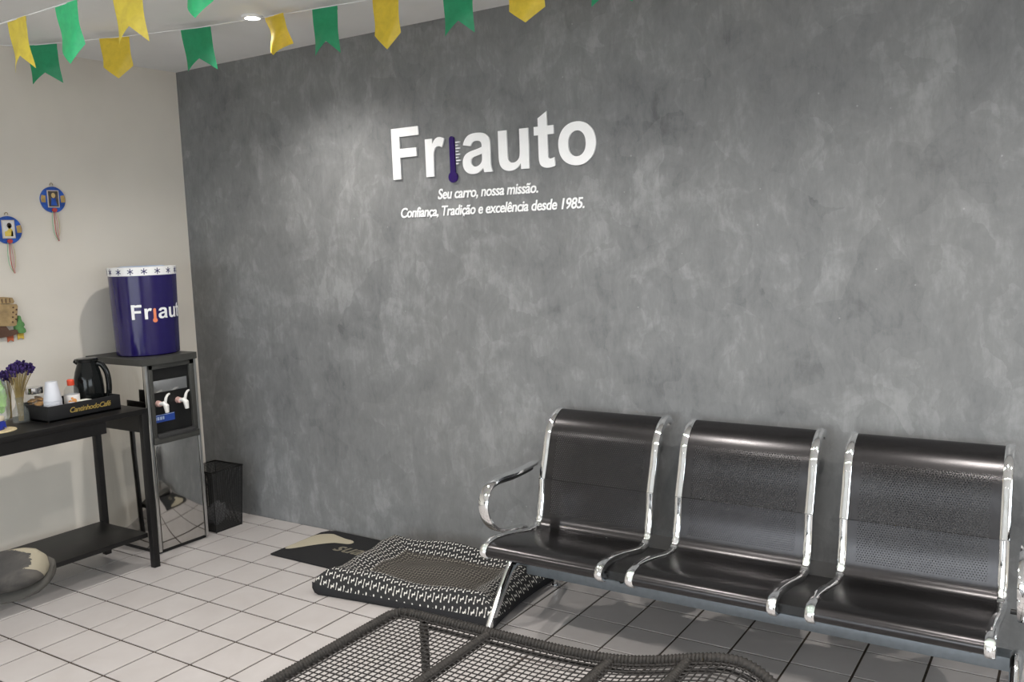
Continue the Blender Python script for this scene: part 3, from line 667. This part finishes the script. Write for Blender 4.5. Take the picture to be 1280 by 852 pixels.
for k in range(16):
    ac = A0+math.radians(3)+2*PI*k/16; bm = bmesh.new(); rs = .0158
    for q in range(3):
        th = PI/2+q*PI/3; du, dv = math.cos(th), math.sin(th); w = .0021
        pol = [(-du*rs-dv*-w, -dv*rs-du*w), (du*rs-dv*-w, dv*rs-du*w), (du*rs+dv*-w, dv*rs+du*w), (-du*rs+dv*-w, -dv*rs+du*w)]
        bm_prism(bm, pol, lambda u, v, t: on_cyl(ac+u/rad(.424), .4245+v, t), .0004, .0012)
    finish('snowflake', bm, M['print_navy'], bd, smooth=False)
s = .073/1466; pen = -.17*0; ang0 = A0-math.radians(26.5); adv = 0
for ch in 'Friauto':
    if ch == 'i':
        cx = adv+290
        bm = bmesh.new()
        pol = [(cx*s+.0065*math.cos(a), .172+.010+.0095*0+.0065*math.sin(a)) for a in [PI*k/8 for k in range(9)]]
        poly = [(cx*s-.0065, .183), (cx*s+.0065, .183), (cx*s+.0065, .233)]+[(cx*s+.0065*math.cos(a), .233+.0065*math.sin(a)) for a in [PI*k/8 for k in range(1, 8)]]+[(cx*s-.0065, .233)]
        bm_prism(bm, poly, lambda u, v, t: on_cyl(ang0+u/rad(.19), v, t), .0004, .0014)
        bm_prism(bm, [(cx*s+.0115*math.cos(2*PI*k/16), .180+.0115*math.sin(2*PI*k/16)) for k in range(16)], lambda u, v, t: on_cyl(ang0+u/rad(.19), v, t), .0004, .0015)
        finish('thermometer_print', bm, M['print_orange'], wbt, smooth=False); adv += 569; continue
    me = glyph_mesh(ch, s, .0005)
    a0 = adv
    me = remap(me, lambda x, y, z: on_cyl(ang0+(x+a0*s)/rad(.19), .187+y, z+.0012))
    link('letter', me, M['print_white'], wbt, smooth=False); adv += GL[ch][0]

# ---------------------------------------------------------------- console table
TT = .775; TX0, TX1, TY0, TY1 = .20, .625, -2.05, -.782
ct = thing('console_table', 'black console table with low shelf along the beige wall', 'table', (.41, -1.42, 0))
finish('tabletop', box(TX0, TX1, TY0, TY1, TT-.024, TT, bev=.002), M['satin'], ct)
finish('apron', box(TX1-.022, TX1-.004, TY0+.03, TY1-.215, TT-.078, TT-.022), M['satin'], ct)
finish('apron', box(TX0+.004, TX0+.022, TY0+.03, TY1-.03, TT-.078, TT-.022), M['satin'], ct)
finish('end_rail', box(TX0+.02, TX1-.03, TY1-.03, TY1-.008, TT-.115, TT-.022), M['satin'], ct)
for x in (TX0, TX1-.032):
    for y in (TY0, TY1-.032): finish('leg', box(x, x+.032, y, y+.032, 0, TT-.022, bev=.002), M['satin'], ct)
finish('shelf', box(TX0+.008, TX1-.03, TY0+.02, TY1-.034, .150, .172, bev=.002), M['satin'], ct)

# serving tray
TRX0, TRX1, TRY0, TRY1 = .285, .528, -1.205, -.855
tr = thing('serving_tray', 'black wooden tray with gold script on the console table', 'tray', (.40, -1.03, TT))
finish('tray_base', box(TRX0, TRX1, TRY0, TRY1, TT+.0005, TT+.010), M['matte'], tr)
for a in ((TRX1-.009, TRX1, TRY0, TRY1), (TRX0, TRX0+.009, TRY0, TRY1), (TRX0+.009, TRX1-.009, TRY0, TRY0+.009), (TRX0+.009, TRX1-.009, TRY1-.009, TRY1)):
    finish('tray_side', box(*a, TT+.001, TT+.072, bev=.0015), M['matte'], tr)
me = fit_text(text_mesh('CantinhodoCafé', .0005, .3, .012, .92), -1.105, -.905, TT+.030)
link('gold_script', remap(me, lambda x, y, z: Vector((TRX1+.0008+z, x, y))), M['gold'], tr, smooth=False)

# vacuum jug
jx, jy, jz = .385, -.918, TT+.0102
jg = thing('vacuum_jug', 'glossy black thermal coffee jug at the back of the tray', 'jug', (jx, jy, jz))
finish('jug_body', lathe([(.058, 0), (.064, .006), (.066, .03), (.067, .09), (.064, .135), (.055, .175), (.045, .205), (.042, .22)], (jx, jy, jz), 36), M['thermos'], jg)
finish('lid', lathe([(.043, .219), (.050, .222), (.051, .231), (.046, .236), (.010, .238)], (jx, jy, jz), 32), M['thermos'], jg)
hd = Vector((.72, .69, 0)).normalized()
finish('handle', tube(smooth_path([Vector((jx, jy, jz+.208))+hd*.040, Vector((jx, jy, jz+.202))+hd*.064, Vector((jx, jy, jz+.165))+hd*.084, Vector((jx, jy, jz+.11))+hd*.090, Vector((jx, jy, jz+.055))+hd*.084, Vector((jx, jy, jz+.025))+hd*.062], 5), .010, sides=10, rw=1.3), M['thermos'], jg)
finish('spout', tube([Vector((jx, jy, jz+.212))-hd*.030, Vector((jx, jy, jz+.226))-hd*.056], [.016, .009], sides=10), M['thermos'], jg)

# bottle with red cap
x, y, z = .425, -1.030, TT+.0102
bt = thing('plastic_bottle', 'small clear plastic bottle with red cap on the tray', 'bottle', (x, y, z))
finish('bottle_body', lathe([(.030, 0), (.033, .005), (.033, .085), (.031, .105), (.020, .122), (.014, .128)], (x, y, z), 28), M['glass'], bt)
finish('content', lathe([(.029, .003), (.0315, .006), (.0315, .06), (.001, .061)], (x, y, z), 28), M['pale'], bt)
finish('cap', lathe([(.0145, .126), (.0155, .128), (.0155, .150), (.012, .154), (.002, .154)], (x, y, z), 24), M['red'], bt)
lb = finish('paper_label', lathe([(.0334, .03), (.0338, .031), (.0338, .084), (.0334, .085)], (x, y, z), 28, cap=False), M['plab'], bt)
bm = bmesh.new()
for k, (a, zz, r) in enumerate(((-.75, .052, .010), (-.25, .058, .011), (-.5, .070, .006))):
    bm_prism(bm, [(r*math.cos(2*PI*q/10), r*math.sin(2*PI*q/10)) for q in range(10)], lambda u, v, t: Vector((x+(.0338+t)*math.cos(a+u/.034), y+(.0338+t)*math.sin(a+u/.034), z+zz+v)), 0, .0006)
finish('label_print', bm, M['orange'], lb, smooth=False)

# disposable cups
def cup_stack(name, label, x, y, z, r, n, pitch, hcup, grp):
    t = thing(name, label, 'cups', (x, y, z), grp)
    for k in range(n):
        zz = k*pitch
        finish('cup', lathe([(r, zz), (r*1.03, zz+.002), (r*1.0, zz+.005), (r*.64, zz+hcup), (r*.61, zz+hcup+.001), (.001, zz+hcup+.001)], (x, y, z), 28, cap=False), M['cup'], t)
    return t
cup_stack('cup_stack', 'tall stack of translucent white plastic cups upside down on the tray', .455, -1.138, TT+.0102, .038, 11, .0075, .086, None)
cup_stack('cup_stack', 'short stack of small white coffee cups in front of the red-capped bottle', .490, -1.072, TT+.0102, .0215, 5, .006, .034, None)
one('napkin_pack', box(.440, .500, -1.028, -.968, TT+.0102, TT+.066, bev=.003), M['napkin'], 'folded white napkin pack between the small cups and the jug', 'napkins')

# cookie jar
x, y, z = .330, -1.150, TT+.0102
cj = thing('cookie_jar', 'glass jar of cookies with silver lid on the tray', 'jar', (x, y, z))
finish('jar_glass', lathe([(.040, 0), (.044, .004), (.044, .085), (.038, .100), (.034, .104)], (x, y, z), 28), M['glass'], cj)
finish('jar_lid', lathe([(.037, .103), (.038, .105), (.038, .130), (.036, .132), (.002, .132)], (x, y, z), 28), M['jarlid'], cj)
for k in range(12):
    a = k*2.4; r = .018 if k % 3 else .010
    b = bmesh.new(); bm_lathe(b, [(.004, -.003), (.020, -.003), (.022, 0), (.019, .003), (.004, .0035)], (0, 0, 0), 12)
    mt = Matrix.Translation((x+r*math.cos(a), y+r*math.sin(a), z+.014+.0058*k)) @ Matrix.Rotation(.5+.3*math.sin(k*1.7), 4, Vector((math.cos(a+1), math.sin(a+1), 0)))
    bm = bmesh.new(); bm_join(bm, b, mt)
    one('cookie', bm, M['cookie'], 'round golden cookie inside the silver-lidded glass jar', 'cookie', 'cookies in the glass jar')

# vase with dried flowers
def bunch(name, label, x, y, top, tilt, hz0, n, rb):
    t = thing(name, label, 'flowers', (x, y, TT+.006))
    bs = bmesh.new(); bf = bmesh.new()
    for k in range(n):
        a = k*2.399; q = math.sqrt((k+.5)/n)
        b = Vector((x+.010*q*math.cos(a), y+.010*q*math.sin(a), TT+.008)); e = Vector((x+tilt[0]+rb*q*math.cos(a), y+tilt[1]+rb*q*math.sin(a), top-.035*q*q+random.uniform(-.008, .008)))
        mid = (b+e)/2+Vector((-.3*(e.x-b.x), -.3*(e.y-b.y), .01)); pp = smooth_path([b, mid, e], 4)
        bm_tube(bs, pp, .0012, sides=4)
        c = bmesh.new(); bmesh.ops.create_icosphere(c, subdivisions=1, radius=1)
        ee = (pp[-1]-pp[-3]).normalized()
        for v in c.verts: v.co = e+v.co*random.uniform(.0055, .009)
        bm_join(bf, c)
        for w in range(2):
            c = bmesh.new(); bmesh.ops.create_icosphere(c, subdivisions=1, radius=1); p = e-ee*(.010+.011*w)
            for v in c.verts: v.co = p+v.co*(.0065-.001*w)
            bm_join(bf, c)
    finish('stems', bs, M['stem'], t)
    o = finish('flower_heads', bf, M['flower'], t, ang=20); o['kind'] = 'stuff'
    return t
vx, vy = .375, -1.243
vs = thing('glass_vase', 'clear glass vase holding dried flowers beside the tray', 'vase', (vx, vy, TT))
bm = lathe([(.030, 0), (.034, .004), (.036, .030), (.033, .055), (.020, .075), (.0165, .095), (.019, .115), (.0175, .115), (.015, .095), (.0185, .075), (.031, .054), (.034, .03), (.032, .006), (.002, .005)], (vx, vy, TT), 28, cap=False)
finish('vase_glass', bm, M['glass'], vs)
bunch('dried_flowers', 'purple dried flower bunch with straw stems in the glass vase', vx, vy, 1.045, (.012, .012), 0, 54, .058)
bunch('dried_flowers', 'lower bunch of purple dried flowers leaning at the left edge', vx-.115, vy+.010, 1.0, (.030, -.030), 0, 34, .045)
# cellophane bag of green candy
cx, cy = .354, -1.314
cb = thing('candy_bag', 'clear cellophane bag of green sweets beside the vase', 'candy bag', (cx, cy, TT))
def blob(c, r, sub=3, amp=.12, f=6):
    bm = bmesh.new(); bmesh.ops.create_icosphere(bm, subdivisions=sub, radius=1)
    for v in bm.verts:
        n = v.co.copy(); k = 1+amp*math.sin(f*n.x+2)*math.sin(f*n.y*1.3)+amp*.7*math.sin(f*1.7*n.z+n.x*3); v.co = Vector((c[0]+n.x*r[0]*k, c[1]+n.y*r[1]*k, c[2]+n.z*r[2]*k))
    return bm
bm = blob((cx, cy, TT+.105), (.036, .036, .102))
for v in bm.verts: v.co.z = max(v.co.z, TT+.001)
finish('cellophane', bm, M['foil'], cb, ang=25)
bm = blob((cx, cy, TT+.125), (.026, .022, .070), 3, .18, 8); finish('sweets', bm, M['green'], cb, ang=30)
# straw coaster, blue tin
one('straw_coaster', lathe([(.002, 0), (.070, 0), (.072, .002), (.070, .005), (.002, .005)], (.475, -1.398, TT+.0003), 36), M['straw'], 'round woven straw coaster under the blue tin', 'coaster')
tn = thing('blue_tin', 'small blue tin with cream lid on the straw coaster', 'tin', (.462, -1.402, TT+.0055))
finish('tin_body', lathe([(.034, 0), (.036, .002), (.036, .038), (.035, .040)], (.462, -1.402, TT+.0055), 28), M['bluetin'], tn)
finish('tin_lid', lathe([(.037, .039), (.0375, .041), (.0375, .052), (.035, .055), (.002, .055)], (.462, -1.402, TT+.0055), 28), M['cream'], tn)
finish('bow', prism([(-.010, .0), (0, .010), (.012, -.002), (.008, .030), (-.012, .028)], lambda u, v, t: Vector((.497+t, -1.385+u, TT+.012+v)), 0, .003), M['bluetin'], tn)

# ---------------------------------------------------------------- wall ornaments on the left wall
def plaque(label, cy, cz, r, pic, fig):
    t = thing('round_plaque', label, 'plaque', (0, cy, cz))
    finish('disc', prism([(r*math.cos(2*PI*k/40), r*math.sin(2*PI*k/40)) for k in range(40)], lambda u, v, q: Vector((q, cy+u, cz+v)), .001, .009), M['plq'], t)
    for s_ in (-1, 1):
        finish('gilt_panel', prism([(s_*r*.62, -r*.22), (s_*r*.95, -r*.20), (s_*r*.98, r*.05), (s_*r*.90, r*.36), (s_*r*.60, r*.30)], lambda u, v, q: Vector((q, cy+u, cz+v)), .008, .0105), M['plqg'], t)
    fr = finish('picture_frame', box(.009, .012, cy-r*.46, cy+r*.46, cz-r*.60, cz+r*.72), M['plqf'], t, smooth=False)
    finish('picture', box(.0115, .0128, cy-r*.39, cy+r*.39, cz-r*.53, cz+r*.65), pic, fr, smooth=False)
    for m, pol in fig: finish('picture_figure', prism([(a*r, b*r) for a, b in pol], lambda u, v, q: Vector((q, cy+u, cz+v)), .0125, .0135), m, fr, smooth=False)
    finish('knot', prism([(.012*math.cos(2*PI*k/12), .010*math.sin(2*PI*k/12)) for k in range(12)], lambda u, v, q: Vector((q, cy+u, cz-r*.80+v)), .009, .018), M['ribr'], t)
    for k, (m, dy, ln) in enumerate((('ribg', -.016, .145), ('ribr', -.004, .150), ('ribp', .008, .150), ('riby', .018, .125))):
        pth = smooth_path([(.010, cy+dy*.5, cz-r*.85), (.013, cy+dy*1.0, cz-r*.85-ln*.4), (.009, cy+dy*.9+.004, cz-r*.85-ln*.75), (.010, cy+dy*.3+.010, cz-r*.85-ln)], 4)
        finish('ribbon', tube(pth, .0028, sides=6, rw=.4), M[m], t)
    finish('hook', tube([(.004, cy+.008*math.cos(a), cz+r+.006+.012*math.sin(a)) for a in [PI*k/8 for k in range(9)]], .0014, sides=6), M['brass'], t)
oval = lambda cx, cy, a, b, n=16: [(cx+a*math.cos(2*PI*k/n), cy+b*math.sin(2*PI*k/n)) for k in range(n)]
plaque('round blue plaque with dark picture and ribbons, right one of the pair', -.787, 1.782, .064, M['pic_dark'], [(M['fig_skin'], oval(0, .32, .16, .2)), (M['plq'], [(-.24, -.45), (.24, -.45), (.16, .12), (-.16, .12)])])
plaque('round blue plaque with pale picture and ribbons, nearer the left edge', -1.022, 1.635, .066, M['pic_pale'], [(M['fig_dark'], oval(.06, .32, .17, .2)), (M['fig_skin'], oval(.06, .22, .11, .14)), (M['fig_yel'], [(-.30, -.45), (.30, -.45), (.26, .02), (.08, .16), (-.12, -.05), (-.30, -.12)]), (M['fig_dark'], [(.12, -.45), (.30, -.45), (.28, -.1), (.2, -.05)])])
co = thing('carved_ornament', 'tan carved wall ornament with green cactus and little pennants', 'ornament', (0, -1.09, 1.10))
fx = lambda u, v, q: Vector((q, u, v))
bk = finish('tan_block', prism([(-1.13, 1.185), (-1.048, 1.178), (-1.036, 1.182), (-1.022, 1.272), (-1.028, 1.282), (-1.13, 1.290)], fx, .001, .026), M['wood'], co)
for k in range(7): finish('dot', prism(oval(-1.054+.016*(k % 2)+.0016*k, 1.198+.0115*k, .0042, .0045, 8), fx, .025, .0275), M['wdark'], bk)
o2 = finish('round_drum', prism([(-1.14, 1.292), (-1.044, 1.286), (-1.038, 1.296), (-1.046, 1.314), (-1.085, 1.320), (-1.14, 1.320)], fx, .001, .030), M['wood'], co)
for k in range(4): finish('groove', box(.029, .031, -1.062-.018*k, -1.058-.018*k, 1.292, 1.312), M['wdark'], o2)
finish('cactus', prism(smooth and [(p.x, p.y) for p in smooth_path([(-1.030, 1.145, 0), (-1.040, 1.165, 0), (-1.034, 1.192, 0), (-1.026, 1.198, 0), (-1.020, 1.222, 0), (-1.010, 1.222, 0), (-1.006, 1.198, 0), (-.998, 1.190, 0), (-.994, 1.178, 0), (-1.000, 1.168, 0), (-.992, 1.158, 0), (-.992, 1.143, 0), (-1.010, 1.139, 0)], 3, closed=True)] if (smooth := True) else None, fx, .001, .020), M['cactus'], co)
finish('earth', prism([(-1.14, 1.125), (-1.06, 1.132), (-1.028, 1.140), (-1.034, 1.160), (-1.07, 1.158), (-1.085, 1.182), (-1.14, 1.184)], fx, .001, .022), M['wdark'], co)
for (yc, z0, m) in ((-1.062, 1.102, 'terracotta'), (-1.012, 1.108, 'mustard')):
    finish('little_pennant', prism([(yc-.016, z0+.035), (yc-.014, z0), (yc, z0+.010), (yc+.014, z0), (yc+.016, z0+.035)], fx, .004, .008), M[m], co, smooth=False)

# ---------------------------------------------------------------- wall sign
sg = thing('wall_sign', 'white raised lettering sign with purple thermometer on the cement wall', 'sign', (2.09, -.012, 1.62))
s = (2.634-1.551)/(6940-150-73); x0 = 1.551-150*s; zb = 1.806; adv = 0
for ch in 'Friauto':
    if ch == 'i': adv += 569; continue
    me = glyph_mesh(ch, s, .004); xx = x0+adv*s
    link('letter', remap(me, lambda x, y, z: Vector((xx+x, -.0048-z, zb+y))), M['signw'], sg, smooth=False); adv += GL[ch][0]
tx = 1.903
poly = [(tx-.0135, 1.812), (tx-.0135, 1.965)]+[(tx+.0135*math.cos(a), 1.965+.0135*math.sin(a)) for a in [PI-PI*k/10 for k in range(1, 10)]]+[(tx+.0135, 1.965), (tx+.0135, 1.812)]
bulb = [(tx+.025*math.cos(a), 1.796+.025*math.sin(a)) for a in [math.radians(57-294*k/24) for k in range(25)]]
th = finish('thermometer', prism(poly[::-1][:1]+bulb+[poly[0]]+poly[1:-1], lambda u, v, t: Vector((u, t, v)), -.010, -.001), M['purple'], sg, smooth=False)
for k in range(8): finish('tick', box(tx+.020, tx+.034+(.010 if k % 2 else 0), -.008, -.001, 1.852+.0135*k, 1.8578+.0135*k), M['tick'], th, smooth=False)
for txt, xa, xb, zz in (('Seu carro, nossa missão.', 1.808, 2.348, 1.702), ('Confiança, Tradição e excelência desde 1985.', 1.583, 2.571, 1.626)):
    me = fit_text(text_mesh(txt, .0015, .22, .019, .95), xa, xb, zz)
    for v in me.vertices: v.co.y = zz+(v.co.y-zz)*1.12
    link('slogan_line', remap(me, lambda x, y, z: Vector((x, -.0025-z, y))), M['signw'], sg, smooth=False)

# ---------------------------------------------------------------- bunting
def pennant(parent, top, yaw, w, h, kind, mat, curl=.0, lean=0.0, label=None):
    """thin film pennant folded over the string; kind: swallow | point"""
    bm = bmesh.new(); nu, nv = 10, 12; ca, sa = math.cos(yaw), math.sin(yaw); g = []
    for j in range(nv+1):
        row = []
        for i in range(nu+1):
            u = -1+2*i/nu
            edge = h*(.72+.28*abs(u)) if kind == 'swallow' else h*(1-.30*abs(u)) 
            z = -edge*j/nv; x = u*w/2*(1-.02*j/nv); y = curl*(u*u-.3)*(j/nv)*w + .006*math.sin(j*.5+u*2)*j/nv
            x2 = x*(1-.35*abs(curl)*(j/nv)*u*u)
            row.append(bm.verts.new(Vector((top.x+x2*ca-y*sa+lean*z*ca, top.y+x2*sa+y*ca+lean*z*sa, top.z+z))))
        g.append(row)
    for j in range(nv):
        for i in range(nu): bm.faces.new((g[j][i], g[j][i+1], g[j+1][i+1], g[j+1][i]))
    # folded hem round the string
    for a, b in zip(g[0], g[0][1:]):
        off = Vector((-sa, ca, 0))*.003
        p = [bm.verts.new(a.co+off), bm.verts.new(b.co+off), bm.verts.new(b.co+off+Vector((0, 0, -.016))), bm.verts.new(a.co+off+Vector((0, 0, -.016)))]
        bm.faces.new(p)
    bmesh.ops.remove_doubles(bm, verts=bm.verts[:], dist=.0001)
    solid_from(bm, .0005)
    o = finish('pennant', bm, mat, parent, ang=60)
    if label: o['label'] = label
    return o
def lerp_path(pts, t):
    k = min(int(t), len(pts)-2); return pts[k]+(pts[k+1]-pts[k])*(t-k)
# string near the back wall
SA = [Vector(p) for p in ((0.0, -1.085, 2.484), (.214, -.951, 2.470), (.626, -.798, 2.470), (1.039, -.674, 2.470), (1.443, -.599, 2.472), (1.702, -.563, 2.470), (1.973, -.521, 2.470), (2.30, -.47, 2.468), (2.62, -.42, 2.467), (2.95, -.37, 2.470), (3.30, -.31, 2.478), (3.7, -.25, 2.497))]
b1 = thing('bunting', 'string of dark green and yellow pennants near the grey wall, passing the downlight', 'bunting', (1.5, -.6, 2.3))
finish('string', tube(SA, .0016, sides=6), M['string'], b1)
yw = math.radians(16)
for top, yaw, w, h, kind, m, curl, lean, lab in (
  ((.270, -.928, 2.470), .45, .150, .175, 'swallow', 'fgrn', .05, -.07, 'dark green swallowtail pennant'), ((.628, -.797, 2.470), .42, .145, .180, 'point', 'fyel', .05, -.05, 'yellow pointed pennant'),
  ((1.035, -.675, 2.470), .30, .150, .180, 'swallow', 'fgrn', .08, -.09, 'dark green swallowtail pennant'), ((1.443, -.599, 2.472), -.12, .125, .165, 'point', 'fyel', .5, -.05, 'yellow pennant glowing beside the downlight'),
  ((1.700, -.563, 2.470), .15, .122, .185, 'swallow', 'fgrn', .05, .0, 'dark green swallowtail pennant'), ((1.985, -.519, 2.470), .10, .122, .200, 'point', 'fyel', .05, 0, 'yellow pointed pennant'),
  ((2.30, -.47, 2.468), .10, .130, .178, 'swallow', 'fgrn', .05, 0, 'dark green swallowtail pennant'), ((2.575, -.427, 2.467), .12, .150, .170, 'point', 'fyel', .1, 0, 'yellow pointed pennant'),
  ((2.90, -.378, 2.470), .15, .155, .150, 'swallow', 'fgrn', .05, 0, 'dark green swallowtail pennant'), ((3.25, -.318, 2.477), .15, .14, .150, 'point', 'fyel', .05, 0, 'yellow pointed pennant')):
    pennant(b1, Vector(top), yaw, w, h, kind, M[m], curl, lean, lab)
# nearer string
SB = [Vector(p) for p in ((0.0, -1.95, 2.36), (.6, -1.82, 2.275), (1.02, -1.735, 2.262), (1.302, -1.672, 2.273), (1.575, -1.610, 2.304), (1.83, -1.562, 2.329), (2.095, -1.506, 2.357), (2.999, -1.326, 2.449), (3.4, -1.25, 2.497))]
b2 = thing('bunting', 'nearer string of yellow and light green pennants coloured as daylit at upper left', 'bunting', (1.5, -1.6, 2.2))
finish('string', tube(SB, .0022, sides=6), M['string'], b2)
for top, yaw, w, h, kind, m, curl, lean, lab in (
  ((1.372, -1.656, 2.281), -.06, .120, .165, 'swallow', 'fyel_lit', .08, -.10, 'yellow swallowtail pennant coloured as daylit'), ((1.580, -1.609, 2.305), -.03, .125, .190, 'point', 'flgt_lit', .12, -.05, 'light green pennant coloured as daylit, turned edge-on'),
  ((1.830, -1.562, 2.329), .22, .115, .175, 'swallow', 'fyel_lit', .10, -.04, 'yellow swallowtail pennant coloured as daylit'), ((2.085, -1.508, 2.356), .05, .11, .160, 'point', 'flgt_lit', .2, 0, 'light green pennant coloured as daylit'),
  ((1.08, -1.722, 2.263), -.4, .12, .165, 'point', 'flgt_lit', .1, 0, 'light green pennant coloured as daylit')):
    pennant(b2, Vector(top), yaw, w, h, kind, M[m], curl, lean, lab)

# ---------------------------------------------------------------- crossed foot of a seated person at the left edge
pr_ = thing('person', 'scuffed grey work boot of a seated person reaching in at the left edge', 'person', (2.10, -2.26, .66))
tip = Vector((2.232, -2.186, .745)); ax = Vector((.80, .52, .20)).normalized(); upv = (Vector((.10, -.62, .78))); upv = (upv-ax*upv.dot(ax)).normalized(); sd = upv.cross(ax).normalized()
def boot_loft(prof, mat, name, z0=0):
    bm = bmesh.new(); rings = []
    for L, hw, h0, h1 in prof:
        ring = []
        for k in range(16):
            a = 2*PI*k/16; c, s2 = math.cos(a), math.sin(a)
            ring.append(bm.verts.new((L, hw*(abs(c)**.8)*(1 if c > 0 else -1), (h0+h1)/2+(h1-h0)/2*(abs(s2)**.8)*(1 if s2 > 0 else -1))))
        rings.append(ring)
    for A, B in zip(rings, rings[1:]):
        for k in range(16): bm.faces.new((A[k], A[(k+1) % 16], B[(k+1) % 16], B[k]))
    bm.faces.new(rings[0][::-1]); bm.faces.new(rings[-1]); return bm
def place_boot(o):
    o.matrix_local = Matrix.Translation(tip-pr_.location-ax*.16) @ Matrix((ax, sd, upv)).transposed().to_4x4()
up = boot_loft([(-.17, .036, .0, .10), (-.12, .040, .0, .105), (-.06, .044, .0, .098), (0, .050, .0, .082), (.06, .056, .0, .068), (.10, .056, .0, .060), (.13, .049, .0, .052), (.150, .034, .002, .040), (.158, .014, .006, .026)], None, 'u')
o = finish('boot_upper', up, M['boot'], None, ang=60); o.parent = pr_; place_boot(o)
so = boot_loft([(-.175, .034, -.028, .004), (-.12, .042, -.028, .004), (-.03, .048, -.022, .004), (.05, .062, -.022, .004), (.10, .062, -.022, .004), (.135, .053, -.020, .005), (.157, .036, -.016, .005), (.166, .014, -.012, .004)], None, 's')
o2 = finish('boot_sole', so, M['sole'], None, ang=60); o2.parent = pr_; place_boot(o2)
ank = tip-ax*.33+upv*.06; kn = ank+Vector((-.40, -.10, -.02))
o3 = finish('trouser_leg', tube(smooth_path([ank+ax*.05, ank, ank+Vector((-.10, -.03, .03)), ank+Vector((-.24, -.06, .02)), kn, kn+Vector((-.12, -.30, -.05))], 4), [.050, .054, .058, .060, .061, .062, .063, .064, .066, .068, .070, .072, .074, .075, .076, .077, .078, .079, .080, .080, .080], sides=14), M['denim'], pr_)
